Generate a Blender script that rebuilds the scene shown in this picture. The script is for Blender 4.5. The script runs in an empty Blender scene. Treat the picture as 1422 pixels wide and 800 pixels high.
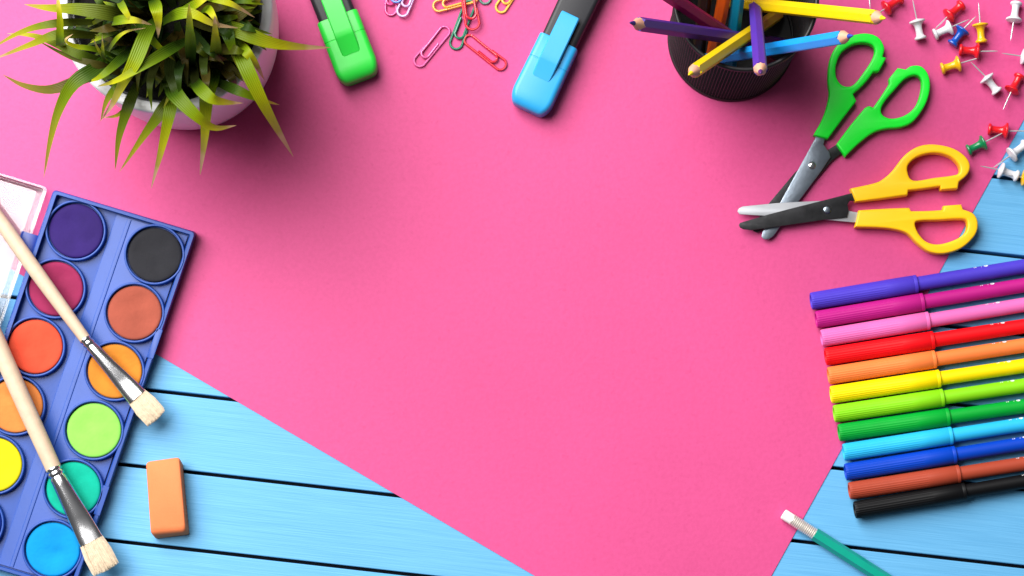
import bpy, bmesh, math, random
from mathutils import Vector, Matrix
random.seed(7)
scene = bpy.context.scene
C = scene.collection
S = 0.0004                     # metres per drawing unit; the plan is drawn in units of 0.4 mm
NX, NY, CAMH = 740.0, 800.0, 3375.0
R = math.radians

# ---------------------------------------------------------------- geometry helpers
def P(px, py, z=0.0):
    """point at height z that stands over / projects to plan position px,py"""
    k = 1.0 - z / CAMH
    return Vector((NX + (px - NX) * k, -(NY + (py - NY) * k), z))

def G(x, y, z=0.0):            # plain plan position (no lift correction)
    return Vector((x, -y, z))

def toworld(v):
    return Vector(((v.x - 711.0) * S, (v.y + 400.0) * S, v.z * S))

def new():
    return bmesh.new()

def frames(pts):
    n = len(pts); T = []
    for i in range(n):
        a = pts[max(i - 1, 0)]; b = pts[min(i + 1, n - 1)]
        d = (b - a)
        T.append(d.normalized() if d.length > 1e-9 else Vector((0, 0, 1)))
    up = Vector((0, 0, 1)) if abs(T[0].z) < 0.9 else Vector((1, 0, 0))
    s = T[0].cross(up).normalized()
    out = []
    for t in T:
        s = (s - t * s.dot(t))
        if s.length < 1e-6: s = t.orthogonal()
        s.normalize()
        out.append((t, s, t.cross(s)))
    return out

def tube(bm, pts, r, n=10, cap=True, closed=False):
    pts = [Vector(p) for p in pts]
    fr = frames(pts); rings = []
    for i, p in enumerate(pts):
        rr = r[i] if isinstance(r, (list, tuple)) else r
        t, s, u = fr[i]
        rings.append([bm.verts.new(p + s * math.cos(2 * math.pi * k / n) * rr + u * math.sin(2 * math.pi * k / n) * rr) for k in range(n)])
    m = len(rings)
    for i in range(m - 1 + (1 if closed else 0)):
        a, b = rings[i], rings[(i + 1) % m]
        for k in range(n):
            bm.faces.new((a[k], a[(k + 1) % n], b[(k + 1) % n], b[k]))
    if cap and not closed:
        bm.faces.new(rings[0][::-1]); bm.faces.new(rings[-1])

def axis_frame(a, b, up=Vector((0, 0, 1))):
    t = (b - a).normalized()
    if abs(t.dot(up)) > 0.98: up = Vector((0, 1, 0))
    s = t.cross(up).normalized(); u = s.cross(t).normalized()
    return t, s, u

def lathe(bm, a, b, prof, n=32, rfun=None, tfun=None, cap=(True, True), spin=0.0, flat=None):
    """revolve prof [(t along axis from a, radius)] round the axis a->b"""
    t, s, u = axis_frame(a, b); rings = []
    for j, (h, r) in enumerate(prof):
        ring = []
        for k in range(n):
            th = 2 * math.pi * k / n + spin
            rr = rfun(j, th, r) if rfun else r
            hh = tfun(j, th, h) if tfun else h
            su = 1.0 if flat is None else flat[j]
            ring.append(bm.verts.new(a + t * hh + s * math.cos(th) * rr + u * math.sin(th) * rr * su))
        rings.append(ring)
    for i in range(len(rings) - 1):
        p, q = rings[i], rings[i + 1]
        for k in range(n):
            bm.faces.new((p[k], p[(k + 1) % n], q[(k + 1) % n], q[k]))
    if cap[0]: bm.faces.new(rings[0][::-1])
    if cap[1]: bm.faces.new(rings[-1])

def loft(bm, rings, cap=True, closed=False):
    vr = [[bm.verts.new(p) for p in r] for r in rings]
    m = len(vr)
    for i in range(m - 1 + (1 if closed else 0)):
        a, b = vr[i], vr[(i + 1) % m]; n = len(a)
        for k in range(n):
            bm.faces.new((a[k], a[(k + 1) % n], b[(k + 1) % n], b[k]))
    if cap and not closed:
        bm.faces.new(vr[0][::-1]); bm.faces.new(vr[-1])

def prism(bm, poly, z0, z1, inset=0.0, bev=0.0):
    """vertical prism from a convex list of plan points (Vectors), top edges eased by bev"""
    c = sum((Vector((p.x, p.y, 0)) for p in poly), Vector()) / len(poly)
    def ring(z, d):
        out = []
        for p in poly:
            v = Vector((p.x, p.y, 0)) - c
            l = v.length
            q = c + v * ((l - d) / l) if l > 0 else c
            out.append(Vector((q.x, q.y, z)))
        return out
    if bev > 0:
        loft(bm, [ring(z0, inset), ring(z1 - bev, 0), ring(z1 - bev * .3, bev * .35), ring(z1, bev * 1.2)])
    else:
        loft(bm, [ring(z0, inset), ring(z1, 0)])

def smoothpoly(pts, sub=5, corner=()):
    """closed Catmull-Rom through 2-D points; indices in corner stay sharp"""
    n = len(pts); out = []
    for i in range(n):
        p0, p1, p2, p3 = (Vector(pts[(i + k) % n]).to_3d() for k in (-1, 0, 1, 2))
        if i in corner: p0 = p1
        if (i + 1) % n in corner: p3 = p2
        if i in corner and (i + 1) % n in corner:
            out.append(p1); continue
        for k in range(sub):
            t = k / sub
            out.append(0.5 * ((2 * p1) + (-p0 + p2) * t + (2 * p0 - 5 * p1 + 4 * p2 - p3) * t * t + (-p0 + 3 * p1 - 3 * p2 + p3) * t ** 3))
    return [(v.x, v.y) for v in out]

def outline(bm, polys, z0, z1, bev=1.0, res=3):
    """solid plate with rounded rims from 2-D outlines (first outer, rest holes) in plan units"""
    cu = bpy.data.curves.new('tmp', 'CURVE'); cu.dimensions = '2D'; cu.fill_mode = 'BOTH'
    h = (z1 - z0) / 2
    cu.extrude = h - bev; cu.bevel_depth = bev; cu.bevel_resolution = res; cu.offset = -bev
    for poly in polys:
        sp = cu.splines.new('POLY'); sp.points.add(len(poly) - 1); sp.use_cyclic_u = True
        for p, q in zip(sp.points, poly): p.co = (q[0], q[1], 0, 1)
    ob = bpy.data.objects.new('tmp', cu); C.objects.link(ob)
    bpy.context.view_layer.update()
    me = bpy.data.meshes.new_from_object(ob.evaluated_get(bpy.context.evaluated_depsgraph_get()))
    me.transform(Matrix.Translation((0, 0, (z0 + z1) / 2)))
    bm.from_mesh(me)
    bpy.data.objects.remove(ob); bpy.data.curves.remove(cu); bpy.data.meshes.remove(me)
    bmesh.ops.remove_doubles(bm, verts=bm.verts, dist=0.02)

def catmull(pts, n):
    pts = [Vector(p) for p in pts]; m = len(pts) - 1; out = []
    for i in range(n + 1):
        f = i / n * m; k = min(int(f), m - 1); t = f - k
        p1, p2 = pts[k], pts[k + 1]
        p0 = pts[k - 1] if k > 0 else p1 * 2 - p2
        p3 = pts[k + 2] if k + 2 <= m else p2 * 2 - p1
        out.append(0.5 * ((2 * p1) + (-p0 + p2) * t + (2 * p0 - 5 * p1 + 4 * p2 - p3) * t * t + (-p0 + 3 * p1 - 3 * p2 + p3) * t ** 3))
    return out

# ---------------------------------------------------------------- object helpers
ORIG = {}
def thing(name, label, cat, base, group=None):
    o = bpy.data.objects.new(name, None); C.objects.link(o)
    o.empty_display_size = 0.01
    o.location = toworld(base); ORIG[o.name] = base.copy()
    o['label'] = label; o['category'] = cat
    if group: o['group'] = group
    return o

def mesh(name, bm, mat, parent=None, base=None, smooth=True, angle=35, label=None, recalc=True):
    if parent is not None: base = ORIG[parent.name]
    if base is None: base = Vector((0, 0, 0))
    if recalc: bmesh.ops.recalc_face_normals(bm, faces=bm.faces)
    me = bpy.data.meshes.new(name); bm.to_mesh(me); bm.free()
    me.transform(Matrix.Translation(-base)); me.transform(Matrix.Scale(S, 4))
    for p in me.polygons: p.use_smooth = smooth
    if smooth: me.set_sharp_from_angle(angle=R(angle))
    for m in (mat if isinstance(mat, (list, tuple)) else [mat]): me.materials.append(m)
    o = bpy.data.objects.new(name, me); C.objects.link(o)
    if parent is not None: o.parent = parent
    else: o.location = toworld(base)
    ORIG[o.name] = base.copy()
    if parent is not None and parent.type == 'MESH': pass
    if label: o['label'] = label
    return o

def tag(o, label, cat, group=None):
    o['label'] = label; o['category'] = cat
    if group: o['group'] = group
    return o

# ---------------------------------------------------------------- materials
def lin(r, g, b, k=1.0):
    def f(c):
        c /= 255.0
        return (c / 12.92 if c <= 0.04045 else ((c + 0.055) / 1.055) ** 2.4) * k
    return (f(r), f(g), f(b))

MATS = {}
def mat(name, rgb, rough=0.45, metal=0.0, spec=0.5, var=0.06, vscale=60.0, bump=0.0, bscale=400.0, sss=0.0, coat=0.0, stretch=None):
    if name in MATS: return MATS[name]
    m = bpy.data.materials.new(name); m.use_nodes = True
    nt = m.node_tree; N = nt.nodes; L = nt.links
    b = N['Principled BSDF']
    b.inputs['Roughness'].default_value = rough; b.inputs['Metallic'].default_value = metal
    b.inputs['Specular IOR Level'].default_value = spec
    b.inputs['Coat Weight'].default_value = coat
    if sss > 0:
        b.inputs['Subsurface Weight'].default_value = sss
        b.inputs['Subsurface Radius'].default_value = (1, .6, .4); b.inputs['Subsurface Scale'].default_value = 0.001
    tc = N.new('ShaderNodeTexCoord'); src = tc.outputs['Object']
    if stretch:
        mp = N.new('ShaderNodeMapping'); mp.inputs['Scale'].default_value = stretch[:3]
        mp.inputs['Rotation'].default_value = (0, 0, stretch[3]); mp.vector_type = 'TEXTURE' if False else 'POINT'
        L.new(src, mp.inputs['Vector']); src = mp.outputs['Vector']
    nz = N.new('ShaderNodeTexNoise'); nz.inputs['Scale'].default_value = vscale; nz.inputs['Detail'].default_value = 4
    L.new(src, nz.inputs['Vector'])
    rp = N.new('ShaderNodeValToRGB')
    rp.color_ramp.elements[0].position = 0.3; rp.color_ramp.elements[1].position = 0.7
    rp.color_ramp.elements[0].color = tuple(min(1, c * (1 - var)) for c in rgb) + (1,)
    rp.color_ramp.elements[1].color = tuple(min(1, c * (1 + var)) for c in rgb) + (1,)
    L.new(nz.outputs['Fac'], rp.inputs['Fac']); L.new(rp.outputs['Color'], b.inputs['Base Color'])
    if bump > 0:
        n2 = N.new('ShaderNodeTexNoise'); n2.inputs['Scale'].default_value = bscale; n2.inputs['Detail'].default_value = 5
        L.new(src, n2.inputs['Vector'])
        bp = N.new('ShaderNodeBump'); bp.inputs['Strength'].default_value = bump; bp.inputs['Distance'].default_value = 0.0006
        L.new(n2.outputs['Fac'], bp.inputs['Height']); L.new(bp.outputs['Normal'], b.inputs['Normal'])
    MATS[name] = m
    return m

# blue painted planks
def plank_mat():
    m = bpy.data.materials.new('blue_painted_wood'); m.use_nodes = True
    nt = m.node_tree; N = nt.nodes; L = nt.links; b = N['Principled BSDF']
    b.inputs['Roughness'].default_value = 0.5; b.inputs['Specular IOR Level'].default_value = 0.35
    tc = N.new('ShaderNodeTexCoord')
    rot = N.new('ShaderNodeMapping'); rot.inputs['Rotation'].default_value = (0, 0, R(6.48))
    L.new(tc.outputs['Object'], rot.inputs['Vector'])
    def noise(sx, sy, scale, det=5, dist=0.0):
        mp = N.new('ShaderNodeMapping'); mp.inputs['Scale'].default_value = (sx, sy, 1)
        L.new(rot.outputs['Vector'], mp.inputs['Vector'])
        nz = N.new('ShaderNodeTexNoise'); nz.inputs['Scale'].default_value = scale
        nz.inputs['Detail'].default_value = det; nz.inputs['Distortion'].default_value = dist
        L.new(mp.outputs['Vector'], nz.inputs['Vector']); return nz
    g1 = noise(5, 210, 3.2, 6, 0.5); g2 = noise(12, 560, 2.6, 3); g3 = noise(3, 12, 2.5, 3)
    mx = N.new('ShaderNodeMath'); mx.operation = 'ADD'
    L.new(g1.outputs['Fac'], mx.inputs[0]); L.new(g2.outputs['Fac'], mx.inputs[1])
    m2 = N.new('ShaderNodeMath'); m2.operation = 'MULTIPLY'; m2.inputs[1].default_value = 0.5
    L.new(mx.outputs[0], m2.inputs[0])
    rp = N.new('ShaderNodeValToRGB'); e = rp.color_ramp.elements
    e[0].position = 0.33; e[0].color = PLANK_A + (1,)
    e[1].position = 0.66; e[1].color = PLANK_B + (1,)
    L.new(m2.outputs[0], rp.inputs['Fac'])
    r3 = N.new('ShaderNodeValToRGB'); r3.color_ramp.elements[0].color = (.93, .95, .97, 1); r3.color_ramp.elements[1].color = (1.0, 1.0, 1.0, 1)
    r3.color_ramp.elements[0].position = .3; r3.color_ramp.elements[1].position = .65
    L.new(g3.outputs['Fac'], r3.inputs['Fac'])
    mm = N.new('ShaderNodeMix'); mm.data_type = 'RGBA'; mm.blend_type = 'MULTIPLY'; mm.inputs['Factor'].default_value = 1
    L.new(rp.outputs['Color'], mm.inputs[6]); L.new(r3.outputs['Color'], mm.inputs[7])
    L.new(mm.outputs[2], b.inputs['Base Color'])
    bp = N.new('ShaderNodeBump'); bp.inputs['Strength'].default_value = 0.3; bp.inputs['Distance'].default_value = 0.0008
    L.new(m2.outputs[0], bp.inputs['Height']); L.new(bp.outputs['Normal'], b.inputs['Normal'])
    return m
PLANK_A = lin(96, 172, 222, .8); PLANK_B = lin(110, 184, 232, .82)

def paper_mat():
    m = bpy.data.materials.new('pink_card'); m.use_nodes = True
    nt = m.node_tree; N = nt.nodes; L = nt.links; b = N['Principled BSDF']
    b.inputs['Roughness'].default_value = 0.55; b.inputs['Specular IOR Level'].default_value = 0.3
    tc = N.new('ShaderNodeTexCoord')
    n1 = N.new('ShaderNodeTexNoise'); n1.inputs['Scale'].default_value = 420; n1.inputs['Detail'].default_value = 6; n1.inputs['Roughness'].default_value = .7
    n2 = N.new('ShaderNodeTexNoise'); n2.inputs['Scale'].default_value = 9; n2.inputs['Detail'].default_value = 4
    n3 = N.new('ShaderNodeTexNoise'); n3.inputs['Scale'].default_value = 260; n3.inputs['Detail'].default_value = 2
    for n in (n1, n2, n3): L.new(tc.outputs['Object'], n.inputs['Vector'])
    rp = N.new('ShaderNodeValToRGB'); e = rp.color_ramp.elements
    e[0].position = .3; e[1].position = .7
    e[0].color = tuple(c * .95 for c in PINK) + (1,); e[1].color = tuple(min(1, c * 1.05) for c in PINK) + (1,)
    L.new(n2.outputs['Fac'], rp.inputs['Fac'])
    # sparse darker fibres in the card
    r3 = N.new('ShaderNodeValToRGB'); r3.color_ramp.elements[0].position = .27; r3.color_ramp.elements[1].position = .36
    r3.color_ramp.elements[0].color = (.95, .9, .93, 1); r3.color_ramp.elements[1].color = (1, 1, 1, 1)
    L.new(n3.outputs['Fac'], r3.inputs['Fac'])
    mm = N.new('ShaderNodeMix'); mm.data_type = 'RGBA'; mm.blend_type = 'MULTIPLY'; mm.inputs['Factor'].default_value = 1
    L.new(rp.outputs['Color'], mm.inputs[6]); L.new(r3.outputs['Color'], mm.inputs[7])
    r4 = N.new('ShaderNodeValToRGB'); r4.color_ramp.elements[0].position = .34; r4.color_ramp.elements[1].position = .62
    r4.color_ramp.elements[0].color = (.95, .93, .94, 1); r4.color_ramp.elements[1].color = (1.02, 1.03, 1.03, 1)
    L.new(n1.outputs['Fac'], r4.inputs['Fac'])
    m4 = N.new('ShaderNodeMix'); m4.data_type = 'RGBA'; m4.blend_type = 'MULTIPLY'; m4.inputs['Factor'].default_value = 1
    L.new(mm.outputs[2], m4.inputs[6]); L.new(r4.outputs['Color'], m4.inputs[7])
    L.new(m4.outputs[2], b.inputs['Base Color'])
    bp = N.new('ShaderNodeBump'); bp.inputs['Strength'].default_value = .35; bp.inputs['Distance'].default_value = .0003
    L.new(n1.outputs['Fac'], bp.inputs['Height']); L.new(bp.outputs['Normal'], b.inputs['Normal'])
    return m
PINK = (.56, .060, .207)

M_plank = plank_mat(); M_paper = paper_mat()
M_tray = mat('blue_plastic', lin(44, 94, 198, .52), .4, spec=.35, bump=.05, bscale=900)
M_blackpl = mat('black_plastic', (.03, .03, .034), .4, var=.15)
M_darkgrey = mat('charcoal_plastic', (.018, .018, .022), .4, spec=.3, var=.1)
M_chrome = mat('polished_metal', (.74, .74, .76), .2, 1.0, var=.03)
M_steel = mat('brushed_steel', (.36, .42, .50), .3, 1.0, var=.12, vscale=220, bump=.08, bscale=700)
M_darksteel = mat('dark_steel', (.035, .035, .038), .3, .6, var=.3, vscale=160, bump=.1, bscale=500)
M_palesteel = mat('pale_steel', (.40, .41, .44), .42, .55, var=.05)
M_wood = mat('bare_wood', lin(228, 200, 172, .72), .6, var=.07, vscale=40, stretch=(6, 6, 6, 0), bump=.08, bscale=120)
M_pencilwood = mat('pencil_wood', lin(226, 166, 136, .8), .65, var=.08, vscale=300)
M_bristle = mat('hog_bristle', lin(238, 218, 190, .8), .6, var=.14, vscale=500)
M_needle = mat('bright_needle', (.72, .70, .72), .25, .6, var=.03)
M_white = mat('white_plastic', (.80, .80, .82), .3, var=.02)
M_ceramic = mat('white_ceramic', (.82, .82, .84), .3, spec=.4, var=.02)
M_soil = mat('dark_soil', (.007, .006, .006), .9, spec=.15, var=.5, vscale=500, bump=1.0, bscale=350)

# ---------------------------------------------------------------- setting: plank table
bm = new()
ang = -6.48; dv = Vector((math.cos(R(ang)), math.sin(R(ang)), 0)); nv = Vector((-dv.y, dv.x, 0))
pitch = 106.8; gap = 4.9
o0 = G(200, 648.5)
for k in range(-9, 13):
    lo = o0 + nv * (pitch * k + gap / 2); hi = o0 + nv * (pitch * (k + 1) - gap / 2)
    e = 1.3
    def ring(x):
        return [lo + dv * x + Vector((0, 0, -26)), lo + dv * x + Vector((0, 0, -e)), lo + dv * x + nv * .4 + Vector((0, 0, -.4)),
                lo + dv * x + nv * e, hi + dv * x - nv * e, hi + dv * x - nv * .4 + Vector((0, 0, -.4)),
                hi + dv * x + Vector((0, 0, -e)), hi + dv * x + Vector((0, 0, -26))]
    loft(bm, [ring(-1100), ring(2300)])
tab = mesh('tabletop', bm, M_plank, base=G(711, 400, 0), smooth=False)
tab['kind'] = 'structure'; tab['label'] = 'blue painted wooden planks with dark gaps'
bm = new(); prism(bm, [G(-1000, -1000), G(2400, -1000), G(2400, 1700), G(-1000, 1700)], -60, -27)
ub = mesh('tabletop', bm, mat('dark_underboard', (.006, .012, .022), .8), base=G(711, 400, -27), smooth=False); ub['kind'] = 'structure'

# pink card
bm = new()
c0 = Vector((990.6, -945, 0)); d1 = Vector((-math.cos(R(30.37)), math.sin(R(30.37)), 0)); d2 = Vector((math.sin(R(28.96)), math.cos(R(28.96)), 0))
prism(bm, [c0, c0 + d2 * 1330, c0 + d2 * 1330 + d1 * 1560, c0 + d1 * 1560], 0.05, 1.2)
tag(mesh('paper_sheet', bm, M_paper, base=c0), 'large sheet of bright pink card lying on the blue planks', 'paper')
Z0 = 1.25

# ---------------------------------------------------------------- paint box
TL = Vector((75, -264, 0)); ux = Vector((.9575, -.288, 0)); vx = Vector((-.322, -.947, 0))
L1, L2 = 205, 527
TZ = 24.0
kt = 1 - TZ / CAMH
def T(a, b, z):
    q = TL + ux * a + vx * b           # plan reading of the rim, brought to its height
    return P(q.x, -q.y, z)
def Tq(a0, b0, a1, b1, z, rnd=0):
    if rnd == 0: return [T(a0, b0, z), T(a1, b0, z), T(a1, b1, z), T(a0, b1, z)]
    out = []
    for (cx, cy, st) in ((a0 + rnd, b0 + rnd, 180), (a1 - rnd, b0 + rnd, 270), (a1 - rnd, b1 - rnd, 0), (a0 + rnd, b1 - rnd, 90)):
        for k in range(5):
            th = R(st + k * 22.5)
            out.append(T(cx + rnd * math.cos(th), cy + rnd * math.sin(th), z))
    return out
box = thing('paint_box', 'open blue watercolour paint box with two columns of round colour cakes', 'paint box', T(100, 260, 0))
FL = 11.0
bm = new()
rings = [Tq(-1, -1, L1 + 2, L2 + 1, 1.3, 5), Tq(-.5, -.5, L1 + 1.0, L2 + .5, TZ - 6, 5), Tq(0, 0, L1, L2, TZ - 1.2, 5), Tq(.8, .8, L1 - .8, L2 - .8, TZ, 4.6),
         Tq(5.2, 4.4, L1 - 5.2, L2 - 4.4, TZ, 2.2), Tq(6, 5.2, L1 - 6, L2 - 5.2, TZ - 1, 2.0), Tq(6.6, 5.8, L1 - 6.6, L2 - 5.8, FL, 2)]
loft(bm, rings)
tray = mesh('tray', bm, M_tray, box, angle=40)
# centre groove strip + shallow step
bm = new()
loft(bm, [[T(a, b, z) for a, z in ((93.2, FL - .5), (93.2, FL + 3.4), (94.4, FL + 4.2), (L1 - 8.5, FL + 4.2), (L1 - 8.5, FL - .5))] for b in (8, L2 - 8)])
mesh('raised_panel', bm, M_tray, box)
bm = new()
loft(bm, [[T(a, b, z) for a, z in ((109, FL + 4), (110.5, FL + 5.1), (114.5, FL + 5.1), (116, FL + 4))] for b in (9, L2 - 9)])
mesh('ridge', bm, M_tray, box)
for b0 in (142, 372):
    bm = new()
    loft(bm, [Tq(L1 - 8.5, b0, L1 + .8, b0 + 44, TZ - 8, 1.5), Tq(L1 - 8, b0 + .5, L1 + 1, b0 + 43.5, TZ + .4, 1.5), Tq(L1 - 7.4, b0 + 1, L1 + .4, b0 + 43, TZ + .9, 1.2)])
    mesh('latch', bm, M_tray, box)
CAKES = [(105, 320, (56, 33, 116), 'dark violet paint cake'), (77, 400.5, (166, 44, 92), 'maroon paint cake'), (48.5, 481, (252, 88, 58), 'red orange paint cake'),
         (21, 563, (255, 150, 74), 'light orange paint cake'), (-8, 645, (255, 236, 18), 'yellow paint cake'), (-36.5, 726, (14, 48, 150), 'navy paint cake'),
         (215, 354, (48, 48, 54), 'black paint cake'), (187, 434.5, (188, 94, 74), 'brown paint cake'), (159.5, 515.5, (236, 146, 48), 'ochre paint cake'),
         (130.5, 597.5, (158, 246, 100), 'light green paint cake'), (102, 679, (0, 196, 164), 'teal paint cake'), (73.5, 763, (0, 164, 240), 'sky blue paint cake')]
rnd0 = random.Random(5)
for i, (x, y, col, lab) in enumerate(CAKES):
    f0 = FL if i < 6 else FL + 4.2
    c = P(x, y, 20); c.z = f0 - 1
    bm = new()
    lathe(bm, c, c + Vector((0, 0, 1)), [(0, 42.6), (9.6, 42.0), (10.4, 41.6), (10.7, 41.0), (10.7, 39.5), (10.3, 39.0), (2, 38.6)], 72)
    rg = mesh('pan', bm, M_tray, box, angle=50)
    m = mat('cake_%d' % i, lin(*col, k=.62), .8, spec=.2, var=.13, vscale=70, bump=.25, bscale=500)
    bm = new()
    dents = [(rnd0.uniform(-20, 20), rnd0.uniform(-20, 20), rnd0.uniform(6, 15), rnd0.uniform(.3, 1.3)) for _ in range(5)]
    pr = [(1.5, 37.6), (5.4, 37.4), (6.6, 36.8), (7.3, 35.4), (7.5, 33.5), (7.45, 29), (7.35, 24), (7.25, 19), (7.2, 14), (7.1, 9), (7.0, 4.5), (7.0, .5)]
    def worn(j, th, h):
        if j < 5: return h
        x, y = pr[j][1] * math.cos(th), pr[j][1] * math.sin(th)
        return h - sum(d * math.exp(-((x - a) ** 2 + (y - b) ** 2) / w ** 2) for a, b, w, d in dents)
    lathe(bm, c, c + Vector((0, 0, 1)), pr, 72, tfun=worn)
    mesh('paint_cake', bm, m, rg, angle=60, label=lab)
# clear lid, hinged on the long side
def glass_mat():
    m = bpy.data.materials.new('clear_plastic'); m.use_nodes = True
    nt = m.node_tree; N = nt.nodes; L = nt.links
    for n in list(N): N.remove(n)
    out = N.new('ShaderNodeOutputMaterial'); tr = N.new('ShaderNodeBsdfTransparent'); tr.inputs['Color'].default_value = (.96, .97, .98, 1)
    gl = N.new('ShaderNodeBsdfGlossy'); gl.inputs['Roughness'].default_value = .12
    df = N.new('ShaderNodeBsdfDiffuse'); df.inputs['Color'].default_value = (.9, .9, .92, 1)
    fr = N.new('ShaderNodeFresnel'); fr.inputs['IOR'].default_value = 1.5
    nz = N.new('ShaderNodeTexNoise'); nz.inputs['Scale'].default_value = 14
    tc = N.new('ShaderNodeTexCoord'); L.new(tc.outputs['Object'], nz.inputs['Vector'])
    mr = N.new('ShaderNodeMapRange'); mr.inputs['To Min'].default_value = .07; mr.inputs['To Max'].default_value = .15
    L.new(nz.outputs['Fac'], mr.inputs['Value'])
    a = N.new('ShaderNodeMixShader'); b = N.new('ShaderNodeMixShader')
    L.new(mr.outputs['Result'], a.inputs[0]); L.new(tr.outputs[0], a.inputs[1]); L.new(df.outputs[0], a.inputs[2])
    L.new(fr.outputs[0], b.inputs[0]); L.new(a.outputs[0], b.inputs[1]); L.new(gl.outputs[0], b.inputs[2])
    L.new(b.outputs[0], out.inputs['Surface'])
    return m
M_clear = glass_mat()
bm = new()
a0, a1, b0, b1 = -215, -9, -1, L2
loft(bm, [Tq(a0 + 7, b0 + 9, a1 - 13, b1 - 9, 2.2, 4), Tq(a0 + 3, b0 + 5, a1 - 5, b1 - 5, 2.0, 5), Tq(a0 + 1, b0 + 3, a1 - 2, b1 - 3, 14, 6), Tq(a0, b0, a1, b1, 15, 7),
          Tq(a0, b0, a1, b1, 17, 7), Tq(a0 + 2.5, b0 + 3, a1 - 4, b1 - 3, 17, 5), Tq(a0 + 9, b0 + 9, a1 - 13, b1 - 9, 4.6, 4)])
lid = mesh('lid', bm, M_clear, box, angle=30)
bm = new()
loft(bm, [[T(a, b, z) for a, z in ((-24, 3), (-24, 17), (-21, 19.5), (-15, 20), (-4, 20), (-.2, 19), (-.2, 3))] for b in (67, 97)])
mesh('hinge', bm, mat('navy_plastic', lin(20, 60, 170, .6), .35), box, angle=30)

# ---------------------------------------------------------------- brushes
def brush(label, hpts, hr, fpts, fw, ffl, blen, bw, z, seed):
    """hpts handle axis plan points, hr radii; fpts (start,end) of the ferrule; fw half widths start/end"""
    rnd = random.Random(seed)
    h = [P(x, y, z) for x, y in hpts]
    base = sum(h, Vector()) / len(h); base.z = z - 9
    root = thing('paint_brush', label, 'paint brush', base, 'flat paint brushes lying across the paint box')
    bm = new()
    dense = catmull(h, 26); rr = [r.x for r in catmull([Vector((q, 0, 0)) for q in hr], 26)]
    tube(bm, dense, rr, 20)
    mesh('handle', bm, M_wood, root)
    a, b = P(*fpts[0], z), P(*fpts[1], z - 1)
    LF = (b - a).length
    w0, w1 = fw
    prof = [(-2, w0), (0, w0 * 1.06), (2.0, w0 * 1.0), (3.2, w0 * .93), (5.5, w0 * 1.04), (8.5, w0 * 1.04), (10.5, w0 * .92), (12.5, w0 * 1.02)]
    fl = [1, 1, 1, 1, 1, 1, .97, .95]
    for k in range(1, 9):
        t = k / 8; prof.append((12.5 + (LF - 12.5) * t, w0 * 1.02 + (w1 - w0 * 1.02) * t)); fl.append(.95 + (ffl - .95) * (t / .75) if t <= .75 else ffl + (t - .75) * (.5 if seed == 1 else .14))
    bm = new()
    lathe(bm, a, b, prof, 48, flat=fl)
    # crimped line near the bristles
    mesh('ferrule', bm, M_chrome, root, angle=50)
    t, s, u = axis_frame(a, b)
    bm = new()
    for _ in range(680):
        th = rnd.random() * 2 * math.pi; q = math.sqrt(rnd.random()) * .95
        x = q * math.cos(th); y = q * math.sin(th)
        ss = x * w1; uu = y * w1 * ffl
        p0 = b - t * 3 + s * ss + u * uu
        ln = blen * (1 - .10 * rnd.random() - .05 * abs(x))
        ex = x * bw + rnd.uniform(-1, 1) * .9
        p2 = b + t * ln + s * ex + u * (y * w1 * ffl * .75 + rnd.uniform(-.5, .5))
        p1 = (p0 + p2) / 2 + s * (x * 1.6) + u * (y * .9)
        tube(bm, [p0, p1, p2], [.75, .75, .25], 4)
    mesh('bristles', bm, M_bristle, root, smooth=True)
    return root
brush('upper wooden brush with flat pale bristles crossing the maroon and ochre cakes', [(-95, 180), (-20, 279), (50, 377), (119.5, 472.5)], [6.5, 9.2, 10.2, 8.0],
      [(119, 472), (191, 552)], (8.0, 14.6), .36, 41, 17.5, 34.5, 1)
brush('lower wooden brush with flat pale bristles crossing the orange and teal cakes', [(-75, 305), (-20, 438), (30, 552), (75.5, 653)], [8, 12.0, 12.2, 11.2],
      [(75, 652), (127, 752)], (11.2, 17.4), .34, 46, 21.0, 37.5, 2)

# ---------------------------------------------------------------- eraser
bm = new()
def rq(pts, z, r):
    """rounded quad from 4 plan points"""
    out = []
    n = 4
    for i in range(4):
        p = Vector(pts[i]); a = Vector(pts[i - 1]); b = Vector(pts[(i + 1) % 4])
        da = (a - p).normalized() * r; db = (b - p).normalized() * r
        for k in range(5):
            t = k / 4
            q = (p + da) * (1 - t) ** 2 + p * 2 * t * (1 - t) + (p + db) * t * t
            out.append(P(q.x, q.y, z))
    return out
top = [(202, 640), (249.5, 633), (258, 738), (208.5, 742)]
bot = [(205.5, 649), (254, 643), (263.5, 743), (215.5, 749)]
def mixq(t, d):
    c = Vector((0, 0)); q = [Vector(bot[i]) * (1 - t) + Vector(top[i]) * t for i in range(4)]
    c = sum(q, Vector((0, 0))) / 4
    q = [p + (c - p).normalized() * d for p in q]
    if t > .5:
        for i in (2, 3): q[i] = q[i] + Vector((0, -1)) * d * 1.1
    return q
loft(bm, [rq(mixq(0, 2.5), .1, 3), rq(mixq(.03, .6), 1, 3.5), rq(mixq(.12, 0), 4, 4), rq(mixq(.80, 0), 22.5, 6), rq(mixq(.88, .7), 25.2, 6), rq(mixq(.95, 2.0), 27.3, 5.5), rq(mixq(1, 4.4), 28.3, 5)])
M_er = mat('orange_rubber', lin(248, 138, 86, .78), .7, spec=.2, var=.04, vscale=80, bump=.15, bscale=900, sss=.1)
tag(mesh('eraser', bm, M_er, base=G(233, 695, 0), angle=40), 'orange block eraser on the blue planks beside the paint box', 'eraser')

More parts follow.
